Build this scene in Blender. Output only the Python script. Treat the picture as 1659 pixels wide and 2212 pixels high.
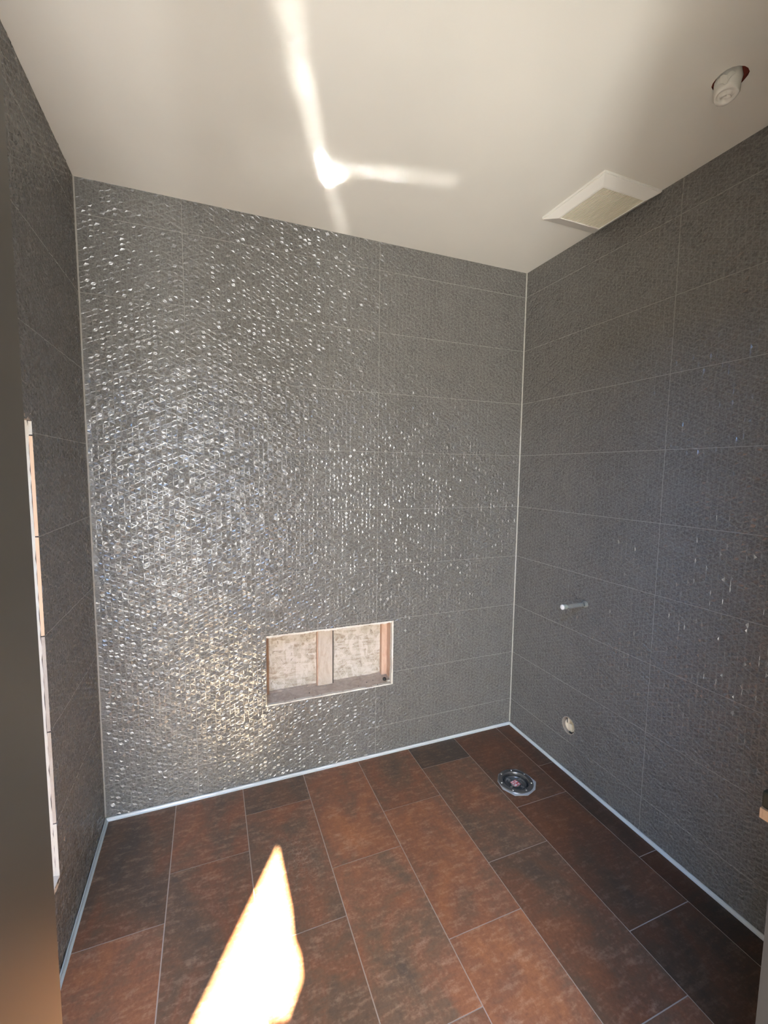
import bpy, bmesh, math, random
from mathutils import Vector, Matrix
random.seed(7)
S = bpy.context.scene
for o in list(bpy.data.objects): bpy.data.objects.remove(o)
COL = S.collection
W, H = 2.185, 2.70            # room width and height
YF = -1.84                    # room face of the wall with the doorway
DX0, DX1, DZ = -1.818, -1.018, 2.34   # doorway

# ------------------------------------------------------------ camera
f = 953.9
cam_d = bpy.data.cameras.new('camera'); cam = bpy.data.objects.new('camera', cam_d); COL.objects.link(cam)
cam_d.sensor_fit = 'VERTICAL'; cam_d.sensor_height = 36; cam_d.lens = f/2212*36; cam_d.clip_start = 0.01
cam.matrix_world = (Matrix.Translation((-1.7187, -2.1581, 1.5674)) @ Matrix.Rotation(-0.3773, 4, 'Z')
                    @ Matrix.Rotation(1.4781, 4, 'X') @ Matrix.Rotation(0.0110, 4, 'Z'))
S.camera = cam

# ------------------------------------------------------------ light and exposure
S.view_settings.view_transform = 'Standard'; S.view_settings.look = 'None'
S.view_settings.gamma = 1; S.view_settings.use_curve_mapping = False
S.view_settings.exposure = 1.0
wd = bpy.data.worlds.new('world'); S.world = wd; wd.use_nodes = True
wd.node_tree.nodes['Background'].inputs[0].default_value = (0.55, 0.7, 1, 1)
wd.node_tree.nodes['Background'].inputs[1].default_value = 0.6

def lamp(name, kind, loc, aim, energy, color=(1, 1, 1), sx=1, sy=1, spread=180, up=None):
    d = bpy.data.lights.new(name, kind); o = bpy.data.objects.new(name, d); COL.objects.link(o)
    d.energy = energy; d.color = color
    z = (Vector(loc) - Vector(aim)).normalized()
    if up is None:
        o.rotation_euler = z.to_track_quat('Z', 'Y').to_euler(); o.location = loc
    else:
        x = (Vector(up) - z*Vector(up).dot(z)).normalized(); y = z.cross(x)
        m = Matrix((x, y, z)).transposed().to_4x4(); m.translation = loc; o.matrix_world = m
    if kind == 'AREA':
        d.shape = 'RECTANGLE'; d.size = sx; d.size_y = sy; d.spread = math.radians(spread)
    return o
SUN_EL = 35.0
sun = lamp('sun', 'SUN', (-1.7, -9, 7), (-1.7, -9+math.cos(math.radians(SUN_EL)), 7-math.sin(math.radians(SUN_EL))), 130, (1, .80, .52))
sun.data.angle = math.radians(0.5)
# daylight through the hall window behind the camera, then three added lamps
lamp('window_daylight', 'AREA', (-2.15, -3.5, 1.25), (-1.5, 0, 1.15), 34, (1, .95, .87), 1.5, 1.9)
lamp('added_glint_strip', 'AREA', (-2.12, -3.48, 1.02), (-1.6, 0, 1.1), 44, (1, .99, .98), .42, 1.25)  # unseen lamp added to make glints on the back wall's facets
lamp('added_blue_fill', 'AREA', (-2.04, -2.45, 2.6), (-1.3, -1.3, 0.9), 44, (.22, .48, 1), 0.42, 0.55)  # unseen lamp added for the blue tint low on the right
lamp('added_uplight', 'AREA', (-2.75, -3.0, 0.06), (-1.25, -1.6, 2.0), 112, (1, .96, .86), 2.6, 0.9)  # unseen lamp added to brighten the ceiling from below

def beam(name, tgt, vec, width, energy, spread=2.0, src=(-1.84, -3.1, 0.75), color=(1, .98, .95)):
    """unseen added lamp imitating a sliver of sunlight off something shiny; footprint on the ceiling = vec x width"""
    T = Vector((tgt[0], tgt[1], H)); d = (T - Vector(src)); L = d.length; d.normalize()
    v = Vector((vec[0], vec[1], 0)); vp = v - d*v.dot(d)
    w = d.cross(vp).normalized()
    # area light looks along -z, so z = -d
    o = lamp(name, 'AREA', src, T, energy, color, vp.length, width, spread, up=vp.normalized())
    return o
beam('glint_core', (-1.290, -0.43), (.05, .085), .020, .36, .7)
beam('glint_core_foot', (-1.262, -0.375), (.045, .05), .026, .36, .7)
beam('glint_core_toe', (-1.240, -0.385), (.05, -.02), .012, .16, .7)
beam('glint_streak_near', (-1.385, -0.645), (.13, .33), .017, .020, 1.6)
beam('glint_streak_mid', (-1.475, -0.86), (.09, .28), .024, .014, 2.0)
beam('glint_streak_door', (-1.545, -1.07), (.06, .26), .026, .007, 2.4)
beam('glint_streak_wall', (-1.18, -0.20), (.18, .38), .009, .012, 1.5)
beam('glint_streak_side', (-1.12, -0.47), (.26, -.05), .007, .020, 1.2)
beam('glint_streak_side_end', (-.93, -0.515), (.28, -.06), .007, .013, 1.4)
beam('glint_streak_left', (-1.43, -0.38), (.28, -.05), .04, .010, 5.0)

# ------------------------------------------------------------ material helpers
def mat(name, color=(.5, .5, .5), rough=.5, metal=0.0, spec=.5, **kw):
    m = bpy.data.materials.new(name); m.use_nodes = True
    b = m.node_tree.nodes['Principled BSDF']
    b.inputs['Base Color'].default_value = (*color, 1); b.inputs['Roughness'].default_value = rough
    b.inputs['Metallic'].default_value = metal; b.inputs['Specular IOR Level'].default_value = spec
    for k, v in kw.items(): b.inputs[k].default_value = v
    return m
class NT:
    def __init__(s, m):
        s.t = m.node_tree; s.n = s.t.nodes; s.l = s.t.links; s.b = s.n['Principled BSDF']
        s.co = s.n.new('ShaderNodeTexCoord').outputs['Object']
    def link(s, a, b): s.l.new(a, b)
    def put(s, sock, v):
        if hasattr(v, 'is_linked') or hasattr(v, 'links'): s.l.new(v, sock)
        else: sock.default_value = v
    def math(s, op, a, b=0.0, c=None, clamp=False):
        n = s.n.new('ShaderNodeMath'); n.operation = op; n.use_clamp = clamp
        s.put(n.inputs[0], a); s.put(n.inputs[1], b)
        if c is not None: s.put(n.inputs[2], c)
        return n.outputs[0]
    def xyz(s, v=None):
        n = s.n.new('ShaderNodeSeparateXYZ'); s.l.new(v or s.co, n.inputs[0]); return n.outputs
    def comb(s, x, y, z):
        n = s.n.new('ShaderNodeCombineXYZ')
        for i, v in enumerate((x, y, z)): s.put(n.inputs[i], v)
        return n.outputs[0]
    def noise(s, scale, detail=4, rough=.5, vec=None, stretch=None, dist=0.0):
        n = s.n.new('ShaderNodeTexNoise'); n.inputs['Scale'].default_value = scale
        n.inputs['Detail'].default_value = detail; n.inputs['Roughness'].default_value = rough
        n.inputs['Distortion'].default_value = dist
        v = vec or s.co
        if stretch:
            mp = s.n.new('ShaderNodeMapping'); mp.inputs['Scale'].default_value = stretch
            s.l.new(v, mp.inputs[0]); v = mp.outputs[0]
        s.l.new(v, n.inputs['Vector']); return n.outputs['Fac']
    def ramp(s, fac, stops):
        n = s.n.new('ShaderNodeValToRGB'); s.l.new(fac, n.inputs[0]); e = n.color_ramp.elements
        while len(e) < len(stops): e.new(0.5)
        for i, (p, c) in enumerate(stops):
            e[i].position = p; e[i].color = (*c, 1) if len(c) == 3 else c
        return n.outputs[0]
    def mix(s, fac, a, b, mode='MIX'):
        n = s.n.new('ShaderNodeMix'); n.data_type = 'RGBA'; n.blend_type = mode
        s.put(n.inputs[0], fac)
        for i, v in ((6, a), (7, b)):
            if isinstance(v, tuple): n.inputs[i].default_value = (*v, 1)
            else: s.l.new(v, n.inputs[i])
        return n.outputs[2]
    def bump(s, h, strength=.3, dist=.01):
        n = s.n.new('ShaderNodeBump'); n.inputs['Strength'].default_value = strength
        n.inputs['Distance'].default_value = dist; s.l.new(h, n.inputs['Height'])
        s.l.new(n.outputs[0], s.b.inputs['Normal']); return n
    def color(s, c): s.l.new(c, s.b.inputs['Base Color'])
    def rough(s, c): s.l.new(c, s.b.inputs['Roughness'])

CW, CH = .9/42, .02            # facet column width and facet side
def wall_tile_mat(name, axis, joints):
    """grey relief tile; axis = horizontal world axis, joints = offset of the upright joints"""
    m = mat(name, (.13, .13, .12),   .25, spec=.6); t = NT(m)
    p = t.xyz(); u = p[axis]; z = p[2]
    # tile joints (upright every 0.9, level every 0.3)
    a = t.math('PINGPONG', t.math('ADD', u, joints), .45)
    b = t.math('PINGPONG', t.math('ADD', z, -.165+3.0), .15)
    ga = t.math('LESS_THAN', a, .0013); gb = t.math('LESS_THAN', b, .0013)
    g = t.math('MAXIMUM', ga, gb)
    # facet lattice lines
    l1 = t.math('PINGPONG', u, CW/2)
    k = CH/2/CW
    q1 = t.math('PINGPONG', t.math('MULTIPLY_ADD', u, k, z), CH/2)
    q2 = t.math('PINGPONG', t.math('MULTIPLY_ADD', u, -k, z), CH/2)
    e = t.math('MINIMUM', l1, t.math('MINIMUM', q1, q2))
    line = t.math('SUBTRACT', 1.0, t.math('DIVIDE', e, .0014), clamp=True)
    n1 = t.noise(9, 5, .6); n2 = t.noise(130, 3, .65)
    c = t.ramp(n1, [(.3, (.098, .095, .087)), (.7, (.124, .117, .105))])
    c = t.mix(t.math('MULTIPLY', t.math('SUBTRACT', n2, .42), 3.0, clamp=True), c, (.21, .203, .188))
    c = t.mix(t.math('MULTIPLY', line, .5), c, (.23, .225, .21))  # lighter facet edges: light caught on the ridges, put into the colour
    c = t.mix(g, c, (.21, .20, .18)); t.color(c)
    t.rough(t.math('MULTIPLY_ADD', t.math('MAXIMUM', g, t.math('MULTIPLY', n2, .25)), .35, .19))
    h = t.math('MULTIPLY_ADD', g, -.6, t.math('MULTIPLY_ADD', line, .35, t.math('MULTIPLY', n2, .25)))
    t.bump(h, .5, .002)
    return m
M_back = wall_tile_mat('relief_tile_back', 0, 0.0+9)
M_right = wall_tile_mat('relief_tile_right', 1, 0.0+9)
M_left = wall_tile_mat('relief_tile_left', 1, 0.0+9)

M_ceil = mat('ceiling_paint', (.72, .69, .62), .7, spec=.25); t = NT(M_ceil)
n = t.noise(2.2, 3, .5); t.color(t.ramp(n, [(.3, (.69, .675, .60)), (.7, (.73, .71, .63))])); t.bump(t.noise(260, 3, .6), .08, .002)

M_floor = mat('rust_stone_tile', (.2, .1, .06), .38, spec=.45); t = NT(M_floor)
at = t.n.new('ShaderNodeAttribute'); at.attribute_name = 'tile'; tr = t.xyz(at.outputs['Vector'])
P = t.xyz()
vec = t.comb(t.math('MULTIPLY_ADD', tr[2], 37.0, P[0]), t.math('MULTIPLY_ADD', tr[2], 91.0, P[1]), tr[2])
n1 = t.noise(3.6, 5, .6, vec, (1.5, .8, 1), .6); n2 = t.noise(26, 6, .65, vec, (.6, 1.9, 1)); n3 = t.noise(95, 4, .7, vec)
mask = t.math('ADD', t.math('MULTIPLY_ADD', t.math('SUBTRACT', n1, .5), 1.7, tr[0]), t.math('MULTIPLY', t.math('SUBTRACT', n2, .5), .8))
c = t.ramp(mask, [(0.0, (.085, .062, .046)), (.30, (.135, .080, .050)), (.60, (.19, .082, .045)), (1.0, (.29, .112, .048))])
pale = t.math('MULTIPLY', t.math('SUBTRACT', t.math('ADD', n2, t.math('MULTIPLY', n3, .4)), .72), 2.2, clamp=True)
c = t.mix(t.math('MULTIPLY', pale, .75), c, (.36, .27, .20))
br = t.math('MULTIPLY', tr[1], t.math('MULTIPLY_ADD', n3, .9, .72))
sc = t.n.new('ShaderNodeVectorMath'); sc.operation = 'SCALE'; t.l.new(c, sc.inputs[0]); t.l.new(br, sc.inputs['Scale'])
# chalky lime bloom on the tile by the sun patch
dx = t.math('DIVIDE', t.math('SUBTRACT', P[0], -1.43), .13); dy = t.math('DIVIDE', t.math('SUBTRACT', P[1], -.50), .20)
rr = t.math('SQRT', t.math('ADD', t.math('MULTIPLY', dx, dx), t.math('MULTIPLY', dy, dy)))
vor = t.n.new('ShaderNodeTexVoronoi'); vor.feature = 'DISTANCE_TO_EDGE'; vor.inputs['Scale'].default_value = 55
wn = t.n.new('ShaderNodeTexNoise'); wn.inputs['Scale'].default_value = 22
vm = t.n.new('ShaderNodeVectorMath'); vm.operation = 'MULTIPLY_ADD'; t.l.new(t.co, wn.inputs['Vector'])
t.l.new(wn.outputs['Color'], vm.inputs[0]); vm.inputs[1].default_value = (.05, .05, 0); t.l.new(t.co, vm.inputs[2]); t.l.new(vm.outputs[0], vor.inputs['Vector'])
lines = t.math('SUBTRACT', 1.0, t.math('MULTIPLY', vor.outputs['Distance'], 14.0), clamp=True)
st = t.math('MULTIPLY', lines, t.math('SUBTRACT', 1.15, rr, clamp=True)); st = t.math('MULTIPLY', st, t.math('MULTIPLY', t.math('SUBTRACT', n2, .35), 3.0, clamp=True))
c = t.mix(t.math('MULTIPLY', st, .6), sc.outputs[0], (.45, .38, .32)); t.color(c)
t.rough(t.math('MULTIPLY_ADD', n2, .25, .24)); t.bump(t.math('ADD', n2, t.math('MULTIPLY', n3, .5)), .12, .004)
M_grout = mat('floor_grout', (.38, .31, .26), .8)
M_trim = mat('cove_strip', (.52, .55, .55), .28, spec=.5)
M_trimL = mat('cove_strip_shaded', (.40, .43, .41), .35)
M_bead = mat('corner_sealant', (.36, .345, .30), .6)
M_jamb = mat('door_frame_lacquer', (.066, .057, .043), .42, spec=.3); t = NT(M_jamb)
n = t.noise(14, 2, .4); t.color(t.ramp(n, [(.16, (.01, .009, .008)), (.20, (.064, .056, .042)), (1, (.072, .062, .048))]))
M_white = mat('hall_plaster', (.75, .73, .70), .8)
M_hfloor = mat('hall_floor_stone', (.35, .31, .27), .7)
M_plastic = mat('vent_plastic', (.74, .72, .65), .35)
def pale_wood(name, a, b, sc=30):
    m = mat(name, a, .75, spec=.25); t = NT(m)
    n1 = t.noise(sc, 6, .7, None, (1, 1, .22), 1.5); n2 = t.noise(160, 3, .7)
    t.color(t.mix(t.math('MULTIPLY', n2, .5), t.ramp(n1, [(.34, b), (.55, a), (.8, tuple(min(1, v*1.12) for v in a))]), tuple(v*.8 for v in b)))
    t.bump(n2, .3, .002); return m
M_osb = mat('chipboard', (.72, .64, .56), .75, spec=.25); t = NT(M_osb)
va = t.n.new('ShaderNodeTexVoronoi'); va.inputs['Scale'].default_value = 60; 
mp = t.n.new('ShaderNodeMapping'); mp.inputs['Scale'].default_value = (1, 1, .3); mp.inputs['Rotation'].default_value = (0, .75, 0)
t.l.new(t.co, mp.inputs[0]); t.l.new(mp.outputs[0], va.inputs['Vector'])
vb = t.n.new('ShaderNodeTexVoronoi'); vb.inputs['Scale'].default_value = 75
mq = t.n.new('ShaderNodeMapping'); mq.inputs['Scale'].default_value = (.3, 1, 1.1); mq.inputs['Rotation'].default_value = (0, .95, 0)
t.l.new(t.co, mq.inputs[0]); t.l.new(mq.outputs[0], vb.inputs['Vector'])
sa = t.xyz(va.outputs['Color'])[0]; sb = t.xyz(vb.outputs['Color'])[1]
mm = t.math('MULTIPLY_ADD', sa, .5, t.math('MULTIPLY', sb, .5))
def fibre(rot, sc):
    k = t.n.new('ShaderNodeMapping'); k.inputs['Rotation'].default_value = (0, rot, 0); t.l.new(t.co, k.inputs[0])
    return t.noise(sc, 4, .65, k.outputs[0], (1, 1, .10), .8)
mm = t.math('MULTIPLY_ADD', mm, .35, t.math('MULTIPLY', t.math('MAXIMUM', fibre(.5, 110), t.math('MAXIMUM', fibre(-.8, 120), fibre(1.4, 100))), .72))
dark = t.math('GREATER_THAN', t.noise(48, 3, .6, None, (1, 1, .4), 1.0), .665)
c = t.ramp(mm, [(.40, (.30, .24, .18)), (.56, (.46, .41, .34)), (.72, (.56, .51, .45))])
t.color(t.mix(t.math('MULTIPLY', dark, .75), c, (.22, .18, .14))); t.bump(mm, .5, .003)
M_stud = pale_wood('pale_stud', (.52, .46, .39), (.42, .34, .27))
M_orange = pale_wood('raw_pine', (.58, .42, .32), (.48, .30, .21))
M_dust = pale_wood('dusty_sill', (.52, .44, .37), (.38, .31, .25), 14)
M_plast = mat('broken_plaster', (.62, .59, .52), .85); t = NT(M_plast); t.bump(t.noise(120, 4, .7), .6, .003)
M_dark = mat('dark_gap', (.05, .04, .035), .8)
M_tan = mat('tile_body', (.72, .50, .32), .8)
M_grey = mat('grey_plastic', (.30, .31, .30), .35)
M_steel = mat('drain_steel', (.45, .46, .46), .3, metal=.9)
M_black = mat('black_rubber', (.02, .022, .022), .45)
M_red = mat('red_sticker', (.55, .07, .08), .5)
M_wsticker = mat('white_sticker', (.75, .70, .70), .5)
M_foil = mat('clear_foil', (.55, .57, .58), .25, spec=.6, Alpha=.55)
M_brick = mat('brick_dust', (.20, .035, .018), .9)
M_cream = mat('cream_plastic', (.72, .62, .45), .4)
M_tube = mat('clear_tube', (.42, .42, .37), .12, Alpha=.32)
M_ply = pale_wood('plywood_edge', (.62, .40, .24), (.50, .30, .17), 60)
M_green = mat('dark_green_case', (.012, .02, .014), .5)

# ------------------------------------------------------------ object helpers
def obj(name, bm, m, parent=None, smooth=False):
    me = bpy.data.meshes.new(name); bm.to_mesh(me); bm.free()
    for x in (m if isinstance(m, (list, tuple)) else [m]): me.materials.append(x)
    if smooth:
        for p in me.polygons: p.use_smooth = True
    o = bpy.data.objects.new(name, me); COL.objects.link(o)
    if parent: o.parent = parent; o.matrix_parent_inverse = Matrix.Translation(-Vector(parent.location))
    return o
def struct(o): o['kind'] = 'structure'; return o
def thing(name, label, cat, loc=(0, 0, 0), group=None):
    o = bpy.data.objects.new(name, None); COL.objects.link(o); o.location = loc; o.empty_display_size = .05
    return tag(o, label, cat, group)
def tag(o, label, cat, group=None):
    o['label'] = label; o['category'] = cat
    if group: o['group'] = group
    return o
def box(bm, x0, x1, y0, y1, z0, z1, bev=0.0, mi=0):
    vs = [bm.verts.new((x, y, z)) for x in (x0, x1) for y in (y0, y1) for z in (z0, z1)]
    fs = [bm.faces.new([vs[i] for i in q]) for q in ((0, 1, 3, 2), (4, 6, 7, 5), (0, 4, 5, 1), (2, 3, 7, 6), (0, 2, 6, 4), (1, 5, 7, 3))]
    for q in fs: q.material_index = mi
    bm.normal_update()
    if bev:
        es = list({e for q in fs for e in q.edges}); bmesh.ops.bevel(bm, geom=es, offset=bev, segments=2, affect='EDGES', profile=.6)
    return fs
def lathe(bm, prof, seg=32, origin=(0, 0, 0), axis='Z', jit=0.0):
    """prof: list of (radius, height)"""
    rings = []
    for r, h in prof:
        ring = []
        for i in range(seg):
            a = 2*math.pi*i/seg; rr = r*(1+random.uniform(-jit, jit))
            p = (rr*math.cos(a), rr*math.sin(a), h)
            if axis == 'X': p = (h, p[0], p[1])
            ring.append(bm.verts.new((p[0]+origin[0], p[1]+origin[1], p[2]+origin[2])))
        rings.append(ring)
    for a, b in zip(rings, rings[1:]):
        for i in range(seg): bm.faces.new((a[i], a[(i+1) % seg], b[(i+1) % seg], b[i]))
    return rings
def cap(bm, ring): bm.faces.new(ring)

def cut_hole(bm, poly, ax, pad=.06):
    """cut polygon hole (CCW, 2D in coordinates ax) out of a sheet mesh"""
    n = len(poly); us = [p[0] for p in poly]; vs = [p[1] for p in poly]
    u0, u1, v0, v1 = min(us)-pad, max(us)+pad, min(vs)-pad, max(vs)+pad
    for i in range(n):
        a, b = poly[i], poly[(i+1) % n]
        loc = [f for f in bm.faces if u0 < f.calc_center_median()[ax[0]] < u1 and v0 < f.calc_center_median()[ax[1]] < v1]
        geom = list({v for f in loc for v in f.verts}) + list({e for f in loc for e in f.edges}) + loc
        co = [0, 0, 0]; no = [0, 0, 0]; co[ax[0]], co[ax[1]] = a; no[ax[0]] = b[1]-a[1]; no[ax[1]] = -(b[0]-a[0])
        bmesh.ops.bisect_plane(bm, geom=geom, plane_co=co, plane_no=no, dist=1e-6)
    def inside(c):
        for i in range(n):
            a, b = poly[i], poly[(i+1) % n]
            if (b[0]-a[0])*(c[1]-a[1])-(b[1]-a[1])*(c[0]-a[0]) < -1e-7: return False
        return True
    dead = [f for f in bm.faces if inside((f.calc_center_median()[ax[0]], f.calc_center_median()[ax[1]]))]
    bmesh.ops.delete(bm, geom=dead, context='FACES')
def rectpoly(a0, a1, b0, b1): return [(a0, b0), (a1, b0), (a1, b1), (a0, b1)]
def circpoly(c, r, n=20, jit=0): return [(c[0]+r*(1+random.uniform(-jit, jit))*math.cos(2*math.pi*i/n), c[1]+r*math.sin(2*math.pi*i/n)) for i in range(n)]

def relief_sheet(u0, u1, z1, place, amp=.0015, pyr=.0031):
    """faceted relief: lattice of triangles, every cell a low off-centre pyramid. place(u, z, n) -> point"""
    bm = bmesh.new(); V = {}; edge_k = 1
    i0, i1 = math.floor(u0/CW), math.ceil(u1/CW); nz = int(z1/CH)+1
    def vert(i, j):
        if (i, j) not in V:
            u = min(max(i*CW, u0), u1); z = (j + (.5 if i % 2 else 0))*CH; z = min(max(z, 0), z1)
            amp_ = amp if u0+.001 < u < u1-.001 and 0 < z < z1 else 0
            # lattice phase of the wall material: z = k*u + m*CH
            V[(i, j)] = bm.verts.new(place(u, z, random.uniform(-amp_, amp_)))
        return V[(i, j)]
    def tri(a, b, c, edge_k=1):
        if (a.co-b.co).length < 1e-5 or (b.co-c.co).length < 1e-5 or (a.co-c.co).length < 1e-5: return
        w = [random.uniform(.8, 1.3) for _ in range(3)]; s = sum(w)
        p = (a.co*w[0]+b.co*w[1]+c.co*w[2])/s; off = random.choice((1, 1, -1))*random.uniform(.15, 1)*pyr*edge_k
        base = Vector(place(0, 0, 0)); nn = Vector(place(0, 0, 1))-base
        m = bm.verts.new(p+nn*off)
        for x, y in ((a, b), (b, c), (c, a)):
            try: bm.faces.new((x, y, m))
            except ValueError: pass
    for i in range(i0, i1):
        edge_k = .25 if i in (i0, i1-1) else 1
        for j in range(-1, nz+1):
            if i % 2 == 0:
                a, b, c, d = vert(i, j), vert(i, j+1), vert(i+1, j), vert(i+1, j-1)
                tri(a, d, c, edge_k); tri(a, c, b, edge_k)
            else:
                a, b, c, d = vert(i, j), vert(i, j+1), vert(i+1, j), vert(i+1, j+1)
                tri(a, c, d, edge_k); tri(a, d, b, edge_k)
    bmesh.ops.recalc_face_normals(bm, faces=bm.faces)
    return bm

# ------------------------------------------------------------ room shell
NB = (-1.477, -.801, .395, .754)     # back recess
NL = (-1.25, -.60, .29, 1.70)        # left recess (y, z)
HR = (-.475, .252, .044)             # round outlet in right wall
bm = relief_sheet(-W, 0, H, lambda u, z, n: (u, -n, z)); cut_hole(bm, rectpoly(*NB), (0, 2))
struct(obj('wall_back', bm, M_back))
bm = relief_sheet(YF, 0, H, lambda u, z, n: (-n, u, z)); cut_hole(bm, circpoly(HR[:2], HR[2], 24), (1, 2))
struct(obj('wall_right', bm, M_right))
bm = relief_sheet(YF, 0, H, lambda u, z, n: (-W+n, u, z)); cut_hole(bm, rectpoly(*NL), (1, 2))
struct(obj('wall_left', bm, M_left))

def grid(u0, u1, v0, v1, z, n=12):
    bm = bmesh.new(); g = [[bm.verts.new((u0+(u1-u0)*i/n, v0+(v1-v0)*j/n, z)) for j in range(n+1)] for i in range(n+1)]
    for i in range(n):
        for j in range(n): bm.faces.new((g[i][j], g[i][j+1], g[i+1][j+1], g[i+1][j]))
    return bm
SP = (-.297, -1.232)                 # plaster stub in the ceiling
bm = grid(-W-.04, .04, YF, .04, H)
cut_hole(bm, circpoly((SP[0]-.0, SP[1]-.004), .043, 18, .08), (0, 1), .1)
struct(obj('ceiling', bm, M_ceil))

# floor: every tile a slab face with its own colour numbers, over a grout bed
DR = (-.305, -.448)
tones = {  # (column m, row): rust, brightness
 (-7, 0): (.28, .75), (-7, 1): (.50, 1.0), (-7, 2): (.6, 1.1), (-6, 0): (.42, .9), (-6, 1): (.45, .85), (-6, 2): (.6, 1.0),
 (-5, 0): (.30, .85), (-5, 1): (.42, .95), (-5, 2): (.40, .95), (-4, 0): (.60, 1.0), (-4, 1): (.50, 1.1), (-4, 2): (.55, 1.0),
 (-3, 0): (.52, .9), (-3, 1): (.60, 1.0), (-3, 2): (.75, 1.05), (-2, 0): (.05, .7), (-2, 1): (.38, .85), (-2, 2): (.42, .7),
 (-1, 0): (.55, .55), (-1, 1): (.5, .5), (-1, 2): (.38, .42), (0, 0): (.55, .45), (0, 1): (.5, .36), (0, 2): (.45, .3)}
bm = bmesh.new(); lay = bm.faces.layers.int.new('t'); info = []
PX, PY, G = .2975, .60, .0018
for m in range(-8, 1):
    x0, x1 = -.1125+PX*m, -.1125+PX*(m+1)
    x0, x1 = max(x0, -W)+(G if x0 > -W else 0), min(x1, 0)-(G if x1 < 0 else 0)
    if x1-x0 < .005: continue
    off = (-.392+.2*m) % PY - PY           # in (-0.6, 0]
    ys = [0.0]+[off-PY*k for k in range(0, 5)]
    for r in range(len(ys)-1):
        y1, y0 = ys[r], max(ys[r+1], -1.99)
        if y1-y0 < .01: continue
        ya, yb = y0+G, y1-(G if r else 0)
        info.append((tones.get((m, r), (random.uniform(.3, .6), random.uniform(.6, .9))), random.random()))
        nu, nv = (60, 118) if (m, r) == (-1, 0) else (4, 6)
        g = [[bm.verts.new((x0+(x1-x0)*i/nu, ya+(yb-ya)*j/nv, 0)) for j in range(nv+1)] for i in range(nu+1)]
        for i in range(nu):
            for j in range(nv):
                q = bm.faces.new((g[i][j], g[i+1][j], g[i+1][j+1], g[i][j+1])); q[lay] = len(info)-1
        rim = [g[i][0] for i in range(nu+1)]+[g[nu][j] for j in range(1, nv+1)]+[g[i][nv] for i in range(nu-1, -1, -1)]+[g[0][j] for j in range(nv-1, 0, -1)]
        low = [bm.verts.new((v.co.x, v.co.y, -.003)) for v in rim]
        for i in range(len(rim)):
            k = (i+1) % len(rim); q = bm.faces.new((low[i], low[k], rim[k], rim[i])); q[lay] = len(info)-1
n_t = len(info)
def near(bm, R):
    bmesh.ops.delete(bm, geom=[q for q in bm.faces if math.hypot(q.calc_center_median().x-DR[0], q.calc_center_median().y-DR[1]) < R], context='FACES')
near(bm, .071)
gb = grid(-W-.02, .02, -1.99, .02, -.0014, 150)
near(gb, .085)
me2 = bpy.data.meshes.new('tmp'); gb.to_mesh(me2); gb.free()
for p in me2.polygons: p.material_index = 1
bm.from_mesh(me2)
bmesh.ops.recalc_face_normals(bm, faces=bm.faces[:])
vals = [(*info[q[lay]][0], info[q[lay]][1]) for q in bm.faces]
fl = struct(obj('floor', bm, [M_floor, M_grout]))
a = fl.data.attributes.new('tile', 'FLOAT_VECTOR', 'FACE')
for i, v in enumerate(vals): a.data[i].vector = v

# wall with the doorway, doorway lining; left side opening added to pass light
bm = bmesh.new()
box(bm, -4.35, -W, -1.99, YF, 0, H); box(bm, -W, DX0-.03, -1.99, YF, DZ+.03, H);  box(bm, DX1+.03, .15, -1.99, YF, 0, H); box(bm, DX0-.03, DX1+.03, -1.99, YF, DZ+.03, H)
struct(obj('wall_front', bm, M_white))
bm = bmesh.new()
box(bm, DX0-.05, DX0, -2.01, YF+.002, 0, DZ+.03); box(bm, -W, -W+.03, -2.01, YF+.002, 0, DZ+.03); box(bm, -W+.03, DX0-.05, -2.01, YF+.002, DZ, DZ+.03);  box(bm, DX0, DX1, -2.01, YF+.002, DZ, DZ+.03)
d1 = struct(obj('door_1', bm, M_jamb))
bm = bmesh.new(); box(bm, DX1, DX1+.03, -2.01, YF+.002, 0, DZ+.03); obj('jamb_right', bm, mat('frame_darkened', (.022, .019, .016), .6, spec=.2), d1)  # right jamb; its lacquer is darkened against the strong lamp light there

# hall behind the camera; rear wall gap made up to shape the sun patch
HY = -3.6
bm = bmesh.new()
def gp(x, y):                        # floor point -> point in the rear wall along the sun ray
    return (x, (y-HY)*math.tan(math.radians(SUN_EL)))
ap = [gp(-1.489, -.421), gp(-1.485, -.70), gp(-1.494, -.81), gp(-1.484, -.86), gp(-1.489, -.924), gp(-1.545, -1.005), gp(-1.60, -.993),
      gp(-1.62, -1.12), gp(-1.70, -1.25), gp(-1.99, -1.25)]
outer = [(-4.3, 0), (.3, 0), (.3, 3.2), (-4.3, 3.2)]
vo = [bm.verts.new((x, HY, z)) for x, z in outer]; va_ = [bm.verts.new((x, HY, z)) for x, z in ap]
eo = [bm.edges.new((vo[i], vo[(i+1) % 4])) for i in range(4)]; ea = [bm.edges.new((va_[i], va_[(i+1) % len(va_)])) for i in range(len(va_))]
bmesh.ops.triangle_fill(bm, edges=eo+ea, use_beauty=True, use_dissolve=False)
struct(obj('wall_rear', bm, M_white))
bm = bmesh.new(); box(bm, -4.35, -4.3, HY, -1.99, 0, H); struct(obj('wall_hall_left', bm, M_white))
bm = bmesh.new(); box(bm, .3, .35, HY, -1.99, 0, H); struct(obj('wall_hall_right', bm, M_white))
bm = bmesh.new(); box(bm, -4.35, .35, HY, -1.99, -.05, -.002); struct(obj('floor_hall', bm, M_hfloor))
bm = bmesh.new(); box(bm, -4.35, .35, HY-.02, -1.99, H, H+.05); struct(obj('ceiling_hall', bm, M_white))

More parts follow.
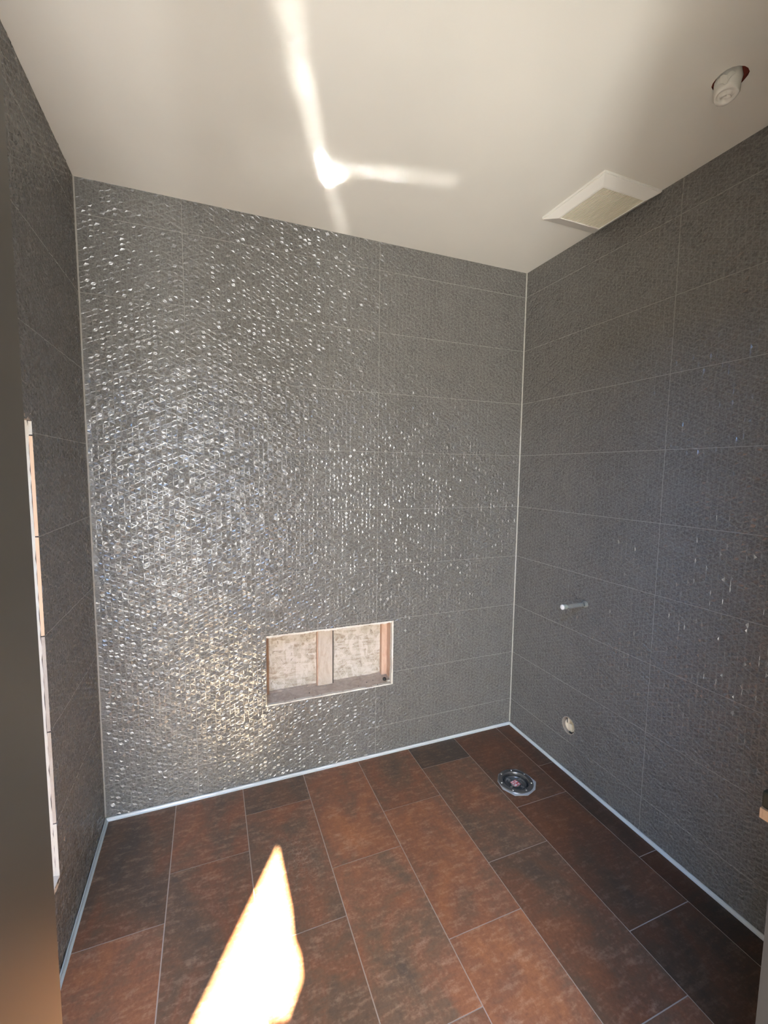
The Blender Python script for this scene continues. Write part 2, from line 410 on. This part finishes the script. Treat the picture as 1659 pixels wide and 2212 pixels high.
# cove strips along the floor and sealant beads in the corners
def strip(name, pts, m):
    """pts: two floor points and inward normal; small rounded cove profile"""
    (ax, ay), (bx, by), (nx, ny) = pts; bm = bmesh.new()
    prof = [(0, 0), (.012, 0), (.012, .0018), (.008, .003), (.0055, .0055), (.0042, .008), (.004, .0125), (0, .0125)]
    A = [bm.verts.new((ax+nx*p, ay+ny*p, q+.0002)) for p, q in prof]; B = [bm.verts.new((bx+nx*p, by+ny*p, q+.0002)) for p, q in prof]
    for i in range(len(prof)-1): bm.faces.new((A[i], B[i], B[i+1], A[i+1]))
    bm.faces.new(A); bm.faces.new(B[::-1]); bmesh.ops.recalc_face_normals(bm, faces=bm.faces)
    return struct(obj(name, bm, m))
strip('baseboard_back', ((-W+.003, -.0025), (-.003, -.0025), (0, -1)), M_trim)
strip('baseboard_right', ((-.0025, -.004), (-.0025, YF+.003), (-1, 0)), M_trim)
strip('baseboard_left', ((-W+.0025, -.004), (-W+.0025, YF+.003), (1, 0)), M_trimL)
for nme, x, s in (('trim_1', -W, 1), ('trim_2', 0, -1)):
    bm = bmesh.new()
    for k in range(90):
        w = .005+random.uniform(-.0003, .0003); z0, z1 = .016+k*(H-.018)/90, .016+(k+1)*(H-.018)/90
        vs = [bm.verts.new(p) for p in ((x, -w, z0), (x+s*w, 0, z0), (x+s*w, 0, z1), (x, -w, z1))]; bm.faces.new(vs)
    bmesh.ops.remove_doubles(bm, verts=bm.verts, dist=.0001)
    struct(obj(nme, bm, M_bead))

# ------------------------------------------------------------ recess in the back wall
x0, x1, z0, z1 = NB; D = .13
t_ = thing('wall_recess', 'low wide unfinished recess in the long tiled back wall, chipboard inside', 'recess', (x0, 0, z0))
bm = bmesh.new(); box(bm, x0-.05, x1+.02, D, D+.012, z0-.02, z1+.03); obj('back_panel', bm, M_osb, t_)
bm = bmesh.new(); box(bm, -1.196, -1.117, D-.034, D-.001, z0+.012, z1+.03, .002); obj('stud', bm, M_stud, t_)
bm = bmesh.new(); box(bm, -1.200, -1.196, D-.030, D-.001, z0+.012, z1+.03); obj('stud_side', bm, M_orange, t_)['label'] = 'orange raw side of the stud'
bm = bmesh.new(); box(bm, -1.117, -1.110, D-.028, D-.002, z0+.012, z1+.03); obj('gap_strip', bm, M_dark, t_)['label'] = 'dark gap beside the stud'
bm = bmesh.new(); box(bm, x1+.003, x1+.03, .020, D, z0, z1+.03); obj('side_stud', bm, M_orange, t_)['label'] = 'orange raw pine side'
bm = bmesh.new(); box(bm, x1-.028, x1+.003, D-.03, D-.001, z0+.012, z1+.03); obj('corner_strip', bm, M_orange, t_)
bm = bmesh.new(); box(bm, x0-.05, x0-.03, .012, D, z0, z1+.03); obj('side_stud', bm, M_orange, t_)
bm = bmesh.new(); box(bm, x0-.05, x1+.03, .012, D, z1+.003, z1+.03); obj('header', bm, M_stud, t_)
bm = bmesh.new(); box(bm, x0-.03, x0+.022, D-.035, D-.001, z0+.012, z1+.03); obj('corner_strip', bm, pale_wood('recess_end_shade', (.36, .22, .14), (.24, .14, .09)), t_)  # dark strip standing in for the shade at the recess's left end
bm = bmesh.new(); nx, ny = 60, 12; g = []
for i in range(nx+1):
    g.append([bm.verts.new((x0-.03+(x1-x0+.034)*i/nx, .004+(D-.004)*j/ny, z0+.002+.010*j/ny+random.uniform(-.0012, .0012)+(.003*random.random() if j > ny-2 else 0))) for j in range(ny+1)])
for i in range(nx):
    for j in range(ny): bm.faces.new((g[i][j], g[i+1][j], g[i+1][j+1], g[i][j+1]))
obj('sill', bm, M_dust, t_)
def ragged_rim(name, pts, w, m, parent, depth=.02):
    """pts: polyline in wall plane (x,z), thickness inwards w with ragged edge; sits just behind the tile face"""
    bm = bmesh.new()
    for (ax, az), (bx, bz), (nx_, nz_) in pts:
        n = max(2, int(math.hypot(bx-ax, bz-az)/.008)); L = []
        for i in range(n+1):
            tt = i/n; ww = w*(random.uniform(.7, 1.1)+.25*math.sin(i*.35)); px, pz = ax+(bx-ax)*tt, az+(bz-az)*tt
            L.append([bm.verts.new((px-nx_*.001, -.0006, pz-nz_*.001)), bm.verts.new((px+nx_*ww, .0005, pz+nz_*ww)), bm.verts.new((px+nx_*ww*.8, depth, pz+nz_*ww*.8))])
        for a_, b_ in zip(L, L[1:]):
            for k in (0, 1): bm.faces.new((a_[k], b_[k], b_[k+1], a_[k+1]))
    bmesh.ops.recalc_face_normals(bm, faces=bm.faces)
    return obj(name, bm, m, parent)
ragged_rim('plaster_rim', [((x0, z1), (x1, z1), (0, -1))], .0095, M_plast, t_)
ragged_rim('plaster_rim', [((x1, z0), (x1, z1), (-1, 0))], .007, M_plast, t_, .03)
ragged_rim('plaster_rim', [((x0, z0), (x1, z0), (0, 1))], .005, M_plast, t_)
# loose bits lying on the recess sill
bm = bmesh.new(); lathe(bm, [(.0, .0), (.009, 0), (.010, .003), (.010, .011), (.007, .014), (.005, .012), (0, .011)], 20)
o = obj('rubber_plug', bm, M_black, None, True); o.location = (-.832, .045, z0+.007); tag(o, 'small black round rubber plug at right end of the recess sill', 'plug')
bm = bmesh.new(); bmesh.ops.create_icosphere(bm, subdivisions=2, radius=.009)
for v in bm.verts: v.co = Vector((v.co.x*1.4, v.co.y*.8, v.co.z*.5))*random.uniform(.8, 1.2)
o = obj('plaster_chip', bm, M_plast); o.location = (-.815, .028, z0+.008); tag(o, 'white plaster chip beside the black plug on the recess sill', 'plaster chip')
crumb = None
for x, y, s in ((-1.255, .045, .0035), (-1.335, .02, .0028), (-.935, .05, .003), (-.895, .06, .0026), (-.99, .03, .0024), (-.885, .012, .003)):
    if crumb is None:
        bm = bmesh.new(); bmesh.ops.create_icosphere(bm, subdivisions=1, radius=1)
        for v in bm.verts: v.co *= random.uniform(.75, 1.2)
        o = crumb = obj('crumb', bm, M_black); tag(o, 'tiny black crumb lying on the dusty recess sill', 'crumb', 'black crumbs on the recess sill')
    else: o = crumb.copy(); COL.objects.link(o)
    o.scale = (s, s, s*.8); o.location = (x, y, z0+.003+.010*y/.13+s*.6)

# ------------------------------------------------------------ tall recess in the left wall
y0, y1, z0, z1 = NL
t_ = thing('wall_recess', 'tall narrow recess in the left tiled wall beside the doorway, pale sunlit edges', 'recess', (-W, y1, z0))
XB = -W-.13
bm = bmesh.new(); box(bm, XB-.012, XB, y0, y1+.02, z0-.02, z1+.02); obj('back_panel', bm, M_osb, t_)
# far side: tile edge layer with dark joints, then white board edge
cuts = [z0, .465, .765, 1.065, 1.365, 1.658, z1]
for k in range(6):
    a_, b_ = cuts[k]+(.002 if k else 0), cuts[k+1]-.002
    bm = bmesh.new(); box(bm, -W-.0095, -W-.0005, y1, y1+.002, a_, b_)
    o = obj('tile_edge', bm, M_plast if k in (5, 0) else (M_tan if k in (4, 3) else M_stud), t_)
bm = bmesh.new(); n = 60; L = []
for k in range(n+1):
    z = z0+(z1-z0)*k/n; r = random.uniform(-.0018, .0018)
    L.append([bm.verts.new((-W-.0105+r, y1+.001, z)), bm.verts.new((XB, y1+.001, z))])
for a_, b_ in zip(L, L[1:]): bm.faces.new((a_[0], b_[0], b_[1], a_[1]))
obj('board_edge', bm, M_plast, t_)
bm = bmesh.new(); box(bm, XB, -W-.005, y1+.003, y1+.02, z0-.02, z1+.02); obj('gap_strip', bm, M_dark, t_)
bm = bmesh.new(); box(bm, XB, -W-.0003, y0, y1, z0-.02, z0); obj('sill', bm, M_plast, t_)
bm = bmesh.new(); box(bm, XB, -W-.0003, y0, y1, z1, z1+.02); obj('header', bm, M_stud, t_)
bm = bmesh.new(); box(bm, XB, -W-.0003, y0-.02, y0, z0, z1); obj('side_board', bm, M_stud, t_)

# ------------------------------------------------------------ ceiling vent
t_ = thing('ceiling_vent', 'square cream ventilation cover with slotted grille on the ceiling by the right wall', 'vent', (-.157, -.647, H))
def frustum(bm, A, za, B, zb, top=False, bot=False):
    a_ = [bm.verts.new((x, y, za)) for x, y in ((A[0], A[2]), (A[1], A[2]), (A[1], A[3]), (A[0], A[3]))]
    b_ = [bm.verts.new((x, y, zb)) for x, y in ((B[0], B[2]), (B[1], B[2]), (B[1], B[3]), (B[0], B[3]))]
    for i in range(4): bm.faces.new((a_[i], a_[(i+1) % 4], b_[(i+1) % 4], b_[i]))
    if bot: bm.faces.new(b_)
FL = (-.312, -.005, -.817, -.479)
def inset(R, d): return (R[0]+d, R[1]-d, R[2]+d, R[3]-d)
bm = bmesh.new(); box(bm, *FL, H-.0085, H, .0015); obj('flange', bm, M_plastic, t_)
GR = (-.276, -.053, -.777, -.552)
bm = bmesh.new(); frustum(bm, inset(FL, .003), H-.008, inset(FL, .003), H-.011); frustum(bm, inset(FL, .003), H-.011, inset(GR, -.006), H-.032)
frustum(bm, inset(GR, -.006), H-.032, inset(GR, -.001), H-.034); frustum(bm, inset(GR, -.001), H-.034, GR, H-.029)
bmesh.ops.remove_doubles(bm, verts=bm.verts, dist=.0003); bmesh.ops.recalc_face_normals(bm, faces=bm.faces)
obj('hood', bm, M_plastic, t_)
bm = bmesh.new(); box(bm, *GR, H-.026, H-.024); obj('backing', bm, M_plastic, t_)
bm = bmesh.new(); N = 26; p = (GR[1]-GR[0])/N
for k in range(N):
    xa = GR[0]+p*k; box(bm, xa+p*.16, xa+p*.84, GR[2]+.001, GR[3]-.001, H-.0312, H-.026, .0007)
obj('grille', bm, mat('grille_plastic', (.76, .70, .56), .4), t_)

# ------------------------------------------------------------ plaster stub hanging from the ceiling
t_ = thing('plaster_stub', 'round broken plaster stub hanging out of a ragged hole in the ceiling', 'ceiling stub', (SP[0], SP[1], H))
bm = bmesh.new(); seg = 36
prof = [(.028, .018), (.034, .0), (.0325, -.013), (.0315, -.025), (.0305, -.037), (.028, -.041), (.022, -.039), (.018, -.035), (.0145, -.040), (.010, -.038), (.004, -.034), (.0005, -.034)]
rings = lathe(bm, prof, seg, (0, 0, 0))
for ri, ring in enumerate(rings):
    for i, v in enumerate(ring):
        a_ = 2*math.pi*i/seg; d = .0012*math.sin(3*a_+ri)+.0009*math.sin(7*a_+2*ri)
        v.co.x += d*math.cos(a_)-.06*v.co.z*.35; v.co.y += d*math.sin(a_)-v.co.z*.12
        if ri > 4: v.co.z += .0045*math.sin(a_*1.0+ri*.8)
for v in bm.verts: v.co += Vector((SP[0], SP[1], H))
o = obj('stub', bm, M_ceil, t_, True)
bm = bmesh.new(); L = []
for k in range(9):
    a_ = math.radians(168+k*8); q = k/8
    zt = -.006-.003*math.sin(k*1.7); zb = zt-.026*math.sin(math.pi*(.12+.8*q))
    for_r = .0365+.002*math.sin(k)
    L.append([bm.verts.new((SP[0]+for_r*math.cos(a_), SP[1]+for_r*math.sin(a_), H+zt)), bm.verts.new((SP[0]+(for_r+.004)*math.cos(a_), SP[1]+(for_r+.004)*math.sin(a_), H+zb))])
for a_, b_ in zip(L, L[1:]): bm.faces.new((a_[0], b_[0], b_[1], a_[1]))
o = obj('torn_flap', bm, M_ceil, t_); md = o.modifiers.new('thick', 'SOLIDIFY'); md.thickness = .003
bm = bmesh.new(); r_ = lathe(bm, [(.052, 0.0), (.052, .02), (.0005, .02)], 28, (SP[0], SP[1]-.002, H)); obj('brick_cavity', bm, M_brick, t_)['label'] = 'red brick dust inside the hole'

# ------------------------------------------------------------ floor drain
t_ = thing('floor_drain', 'round open floor drain with clear foil collar and a red and white sticker', 'drain', (DR[0], DR[1], 0))
bm = bmesh.new(); N = 10; A = []; B = []
for i in range(N):
    a_ = 2*math.pi*i/N+.25; ro = random.choice((.104, .092, .100)); A.append(bm.verts.new((DR[0]+ro*math.cos(a_), DR[1]+ro*math.sin(a_), .0012+random.uniform(0, .003))))
    B.append(bm.verts.new((DR[0]+.070*math.cos(a_), DR[1]+.070*math.sin(a_), .0035)))
for i in range(N): bm.faces.new((A[i], A[(i+1) % N], B[(i+1) % N], B[i]))
o = obj('foil_collar', bm, M_foil, t_); md = o.modifiers.new('thick', 'SOLIDIFY'); md.thickness = .001
bm = bmesh.new(); lathe(bm, [(.088, .002), (.086, .006), (.080, .0075), (.070, .0062), (.0685, .0075), (.066, .0075), (.064, .004), (.0635, -.012)], 48, (DR[0], DR[1], 0)); obj('clamp_ring', bm, mat('dull_steel', (.16, .16, .155), .35, metal=.75), t_, True)
bm = bmesh.new(); lathe(bm, [(.0635, -.010), (.058, -.012), (.058, -.035), (.0, -.035)], 40, (DR[0], DR[1], 0)); obj('well', bm, M_black, t_, True)
bm = bmesh.new(); lathe(bm, [(.056, -.014), (.0555, -.006), (.051, -.004), (.0475, -.006), (.047, -.012), (.042, -.012), (.041, -.008), (.037, -.008), (.0365, -.013), (.0, -.013)], 40, (DR[0], DR[1], 0))
obj('insert', bm, mat('dark_plastic', (.06, .062, .06), .3), t_, True)
bm = bmesh.new()
for i in range(4):
    bm = bmesh.new(); a_ = i*math.pi/2+.4; ca, sa_ = math.cos(a_), math.sin(a_)
    fs = box(bm, .030, .055, -.004, .004, -.012, -.005); 
    for v in {v for q in fs for v in q.verts}: v.co = Vector((DR[0]+v.co.x*ca-v.co.y*sa_, DR[1]+v.co.x*sa_+v.co.y*ca, v.co.z))
    obj('rib', bm, M_steel, t_)
bolt = None
for i in range(7):
    a_ = 2*math.pi*i/7+.3
    if bolt is None:
        bm = bmesh.new(); lathe(bm, [(.0045, 0), (.0045, .002), (.003, .0033), (0.0003, .0035)], 12); bolt = o = obj('bolt', bm, M_steel, t_, True)
    else: o = bolt.copy(); COL.objects.link(o); o.parent = t_
    o.matrix_parent_inverse = Matrix.Identity(4); o.location = (.0765*math.cos(a_), .0765*math.sin(a_), .0066)
# sticker: red and white bars
bm = bmesh.new(); q = Matrix.Rotation(math.radians(8), 3, 'Z')
def srect(bm, a0, a1, b0, b1, z, mi):
    vs = [bm.verts.new(q @ Vector((x, y, 0)) + Vector((DR[0], DR[1], z))) for x, y in ((a0, b0), (a1, b0), (a1, b1), (a0, b1))]; bm.faces.new(vs).material_index = mi
srect(bm, -.019, .019, -.019, .019, -.0075, 0)
for a0, a1, b0, b1 in ((-.017, .0, .012, .017), (-.017, -.004, -.016, -.006), (.003, .017, .002, .008), (.004, .016, -.012, -.008), (-.016, -.009, -.002, .009), (-.004, -.001, -.014, .010), (.006, .009, .010, .017), (.012, .015, .009, .017), (.006, .017, -.017, -.015)):
    srect(bm, a0, a1, b0, b1, -.0071, 1)
o = obj('sticker', bm, [M_red, M_wsticker], t_); o['label'] = 'red sticker with white marks'
bm = bmesh.new(); lathe(bm, [(.021, -.0125), (.021, -.008), (.0, -.008)], 30, (DR[0], DR[1], 0)); obj('hub', bm, M_grey, t_)

# ------------------------------------------------------------ round outlet in right wall
t_ = thing('drain_outlet', 'round hole low in the right wall with cream pipe socket inside', 'pipe outlet', (0, HR[0], HR[1]))
bm = bmesh.new(); lathe(bm, [(HR[2]+.001, -.0015), (HR[2]-.003, -.002), (HR[2]-.004, .002), (HR[2]-.004, .05)], 36, (0, HR[0], HR[1]), 'X'); obj('sleeve', bm, mat('hole_rim', (.32, .27, .21), .6), t_, True)
bm = bmesh.new(); r_ = lathe(bm, [(HR[2]-.004, .05), (0.0002, .05)], 36, (0, HR[0], HR[1]), 'X'); obj('cavity', bm, M_dark, t_)
bm = bmesh.new(); lathe(bm, [(.032, .045), (.032, .006), (.030, .004), (.0275, .006), (.0270, .030), (.0003, .030)], 32, (0, HR[0]-.003, HR[1]+.001), 'X'); obj('pipe_socket', bm, M_cream, t_, True)
bm = bmesh.new(); box(bm, .002, .012, HR[0]-.020, HR[0]+.004, HR[1]-.020, HR[1]+.010, .003); box(bm, .004, .014, HR[0]+.0, HR[0]+.018, HR[1]+.004, HR[1]+.034, .003); obj('pipe_cap', bm, M_cream, t_)
bm = bmesh.new(); box(bm, .001, .003, HR[0]+.010, HR[0]+.0135, HR[1]+.010, HR[1]+.036); obj('slot', bm, M_black, t_)
bm = bmesh.new(); box(bm, .0, .002, HR[0]-.024, HR[0]-.006, HR[1]-.034, HR[1]-.026); obj('slot', bm, M_black, t_)

# ------------------------------------------------------------ pipe stub standing out of right wall
PY_, PZ_ = -.543, .922
t_ = thing('water_pipe', 'thin clear pipe stub with white cap sticking out of the right wall', 'pipe', (0, PY_, PZ_))
bm = bmesh.new(); lathe(bm, [(.0105, 0), (.0105, -.125), (.0105, -.126), (.0095, -.126), (.0095, 0)], 28, (0, PY_, PZ_), 'X'); obj('tube', bm, M_tube, t_, True)
bm = bmesh.new(); lathe(bm, [(.0003, -.150), (.0115, -.150), (.0125, -.1485), (.0125, -.1455), (.0115, -.144)], 28, (0, PY_, PZ_), 'X'); obj('cap', bm, mat('white_cap', (.86, .83, .78), .4), t_, True)
bm = bmesh.new(); lathe(bm, [(.0115, -.1445), (.0112, -.124), (.0105, -.122)], 28, (0, PY_, PZ_), 'X'); obj('collar', bm, mat('pale_green_plastic', (.34, .36, .29), .35), t_, True)
bm = bmesh.new(); lathe(bm, [(.0165, .002), (.0155, -.006), (.0125, -.012), (.0106, -.014)], 24, (0, PY_, PZ_), 'X'); obj('wall_fitting', bm, mat('fitting_grey', (.26, .25, .21), .35), t_, True)

# ------------------------------------------------------------ board end with a dark case, beside the doorway on the right
bx, by, bz = -.700, -1.665, .90
t_ = thing('trestle_table', 'light wooden board end jutting in at the right by the doorway', 'table', (bx, by, 0))
bm = bmesh.new(); box(bm, bx, -.03, by-.12, by, bz-.022, bz, .0015); obj('board', bm, M_ply, t_)
for xx in (-.40, -.10):
    for yy in (by-.10, by-.02):
        bm = bmesh.new(); box(bm, xx, xx+.03, yy-.014, yy+.014, 0.0005, bz-.0225); obj('leg', bm, M_ply, t_)
t_ = thing('tool_case', 'dark green case lying on the wooden board at the right edge', 'case', (bx+.03, by, bz))
bm = bmesh.new(); box(bm, bx+.004, -.22, by-.115, by+.0, bz+.0004, bz+.035, .004); obj('body', bm, M_green, t_)
bm = bmesh.new(); box(bm, bx+.02, -.23, by-.105, by-.01, bz+.035, bz+.042, .003); obj('lid', bm, M_green, t_)
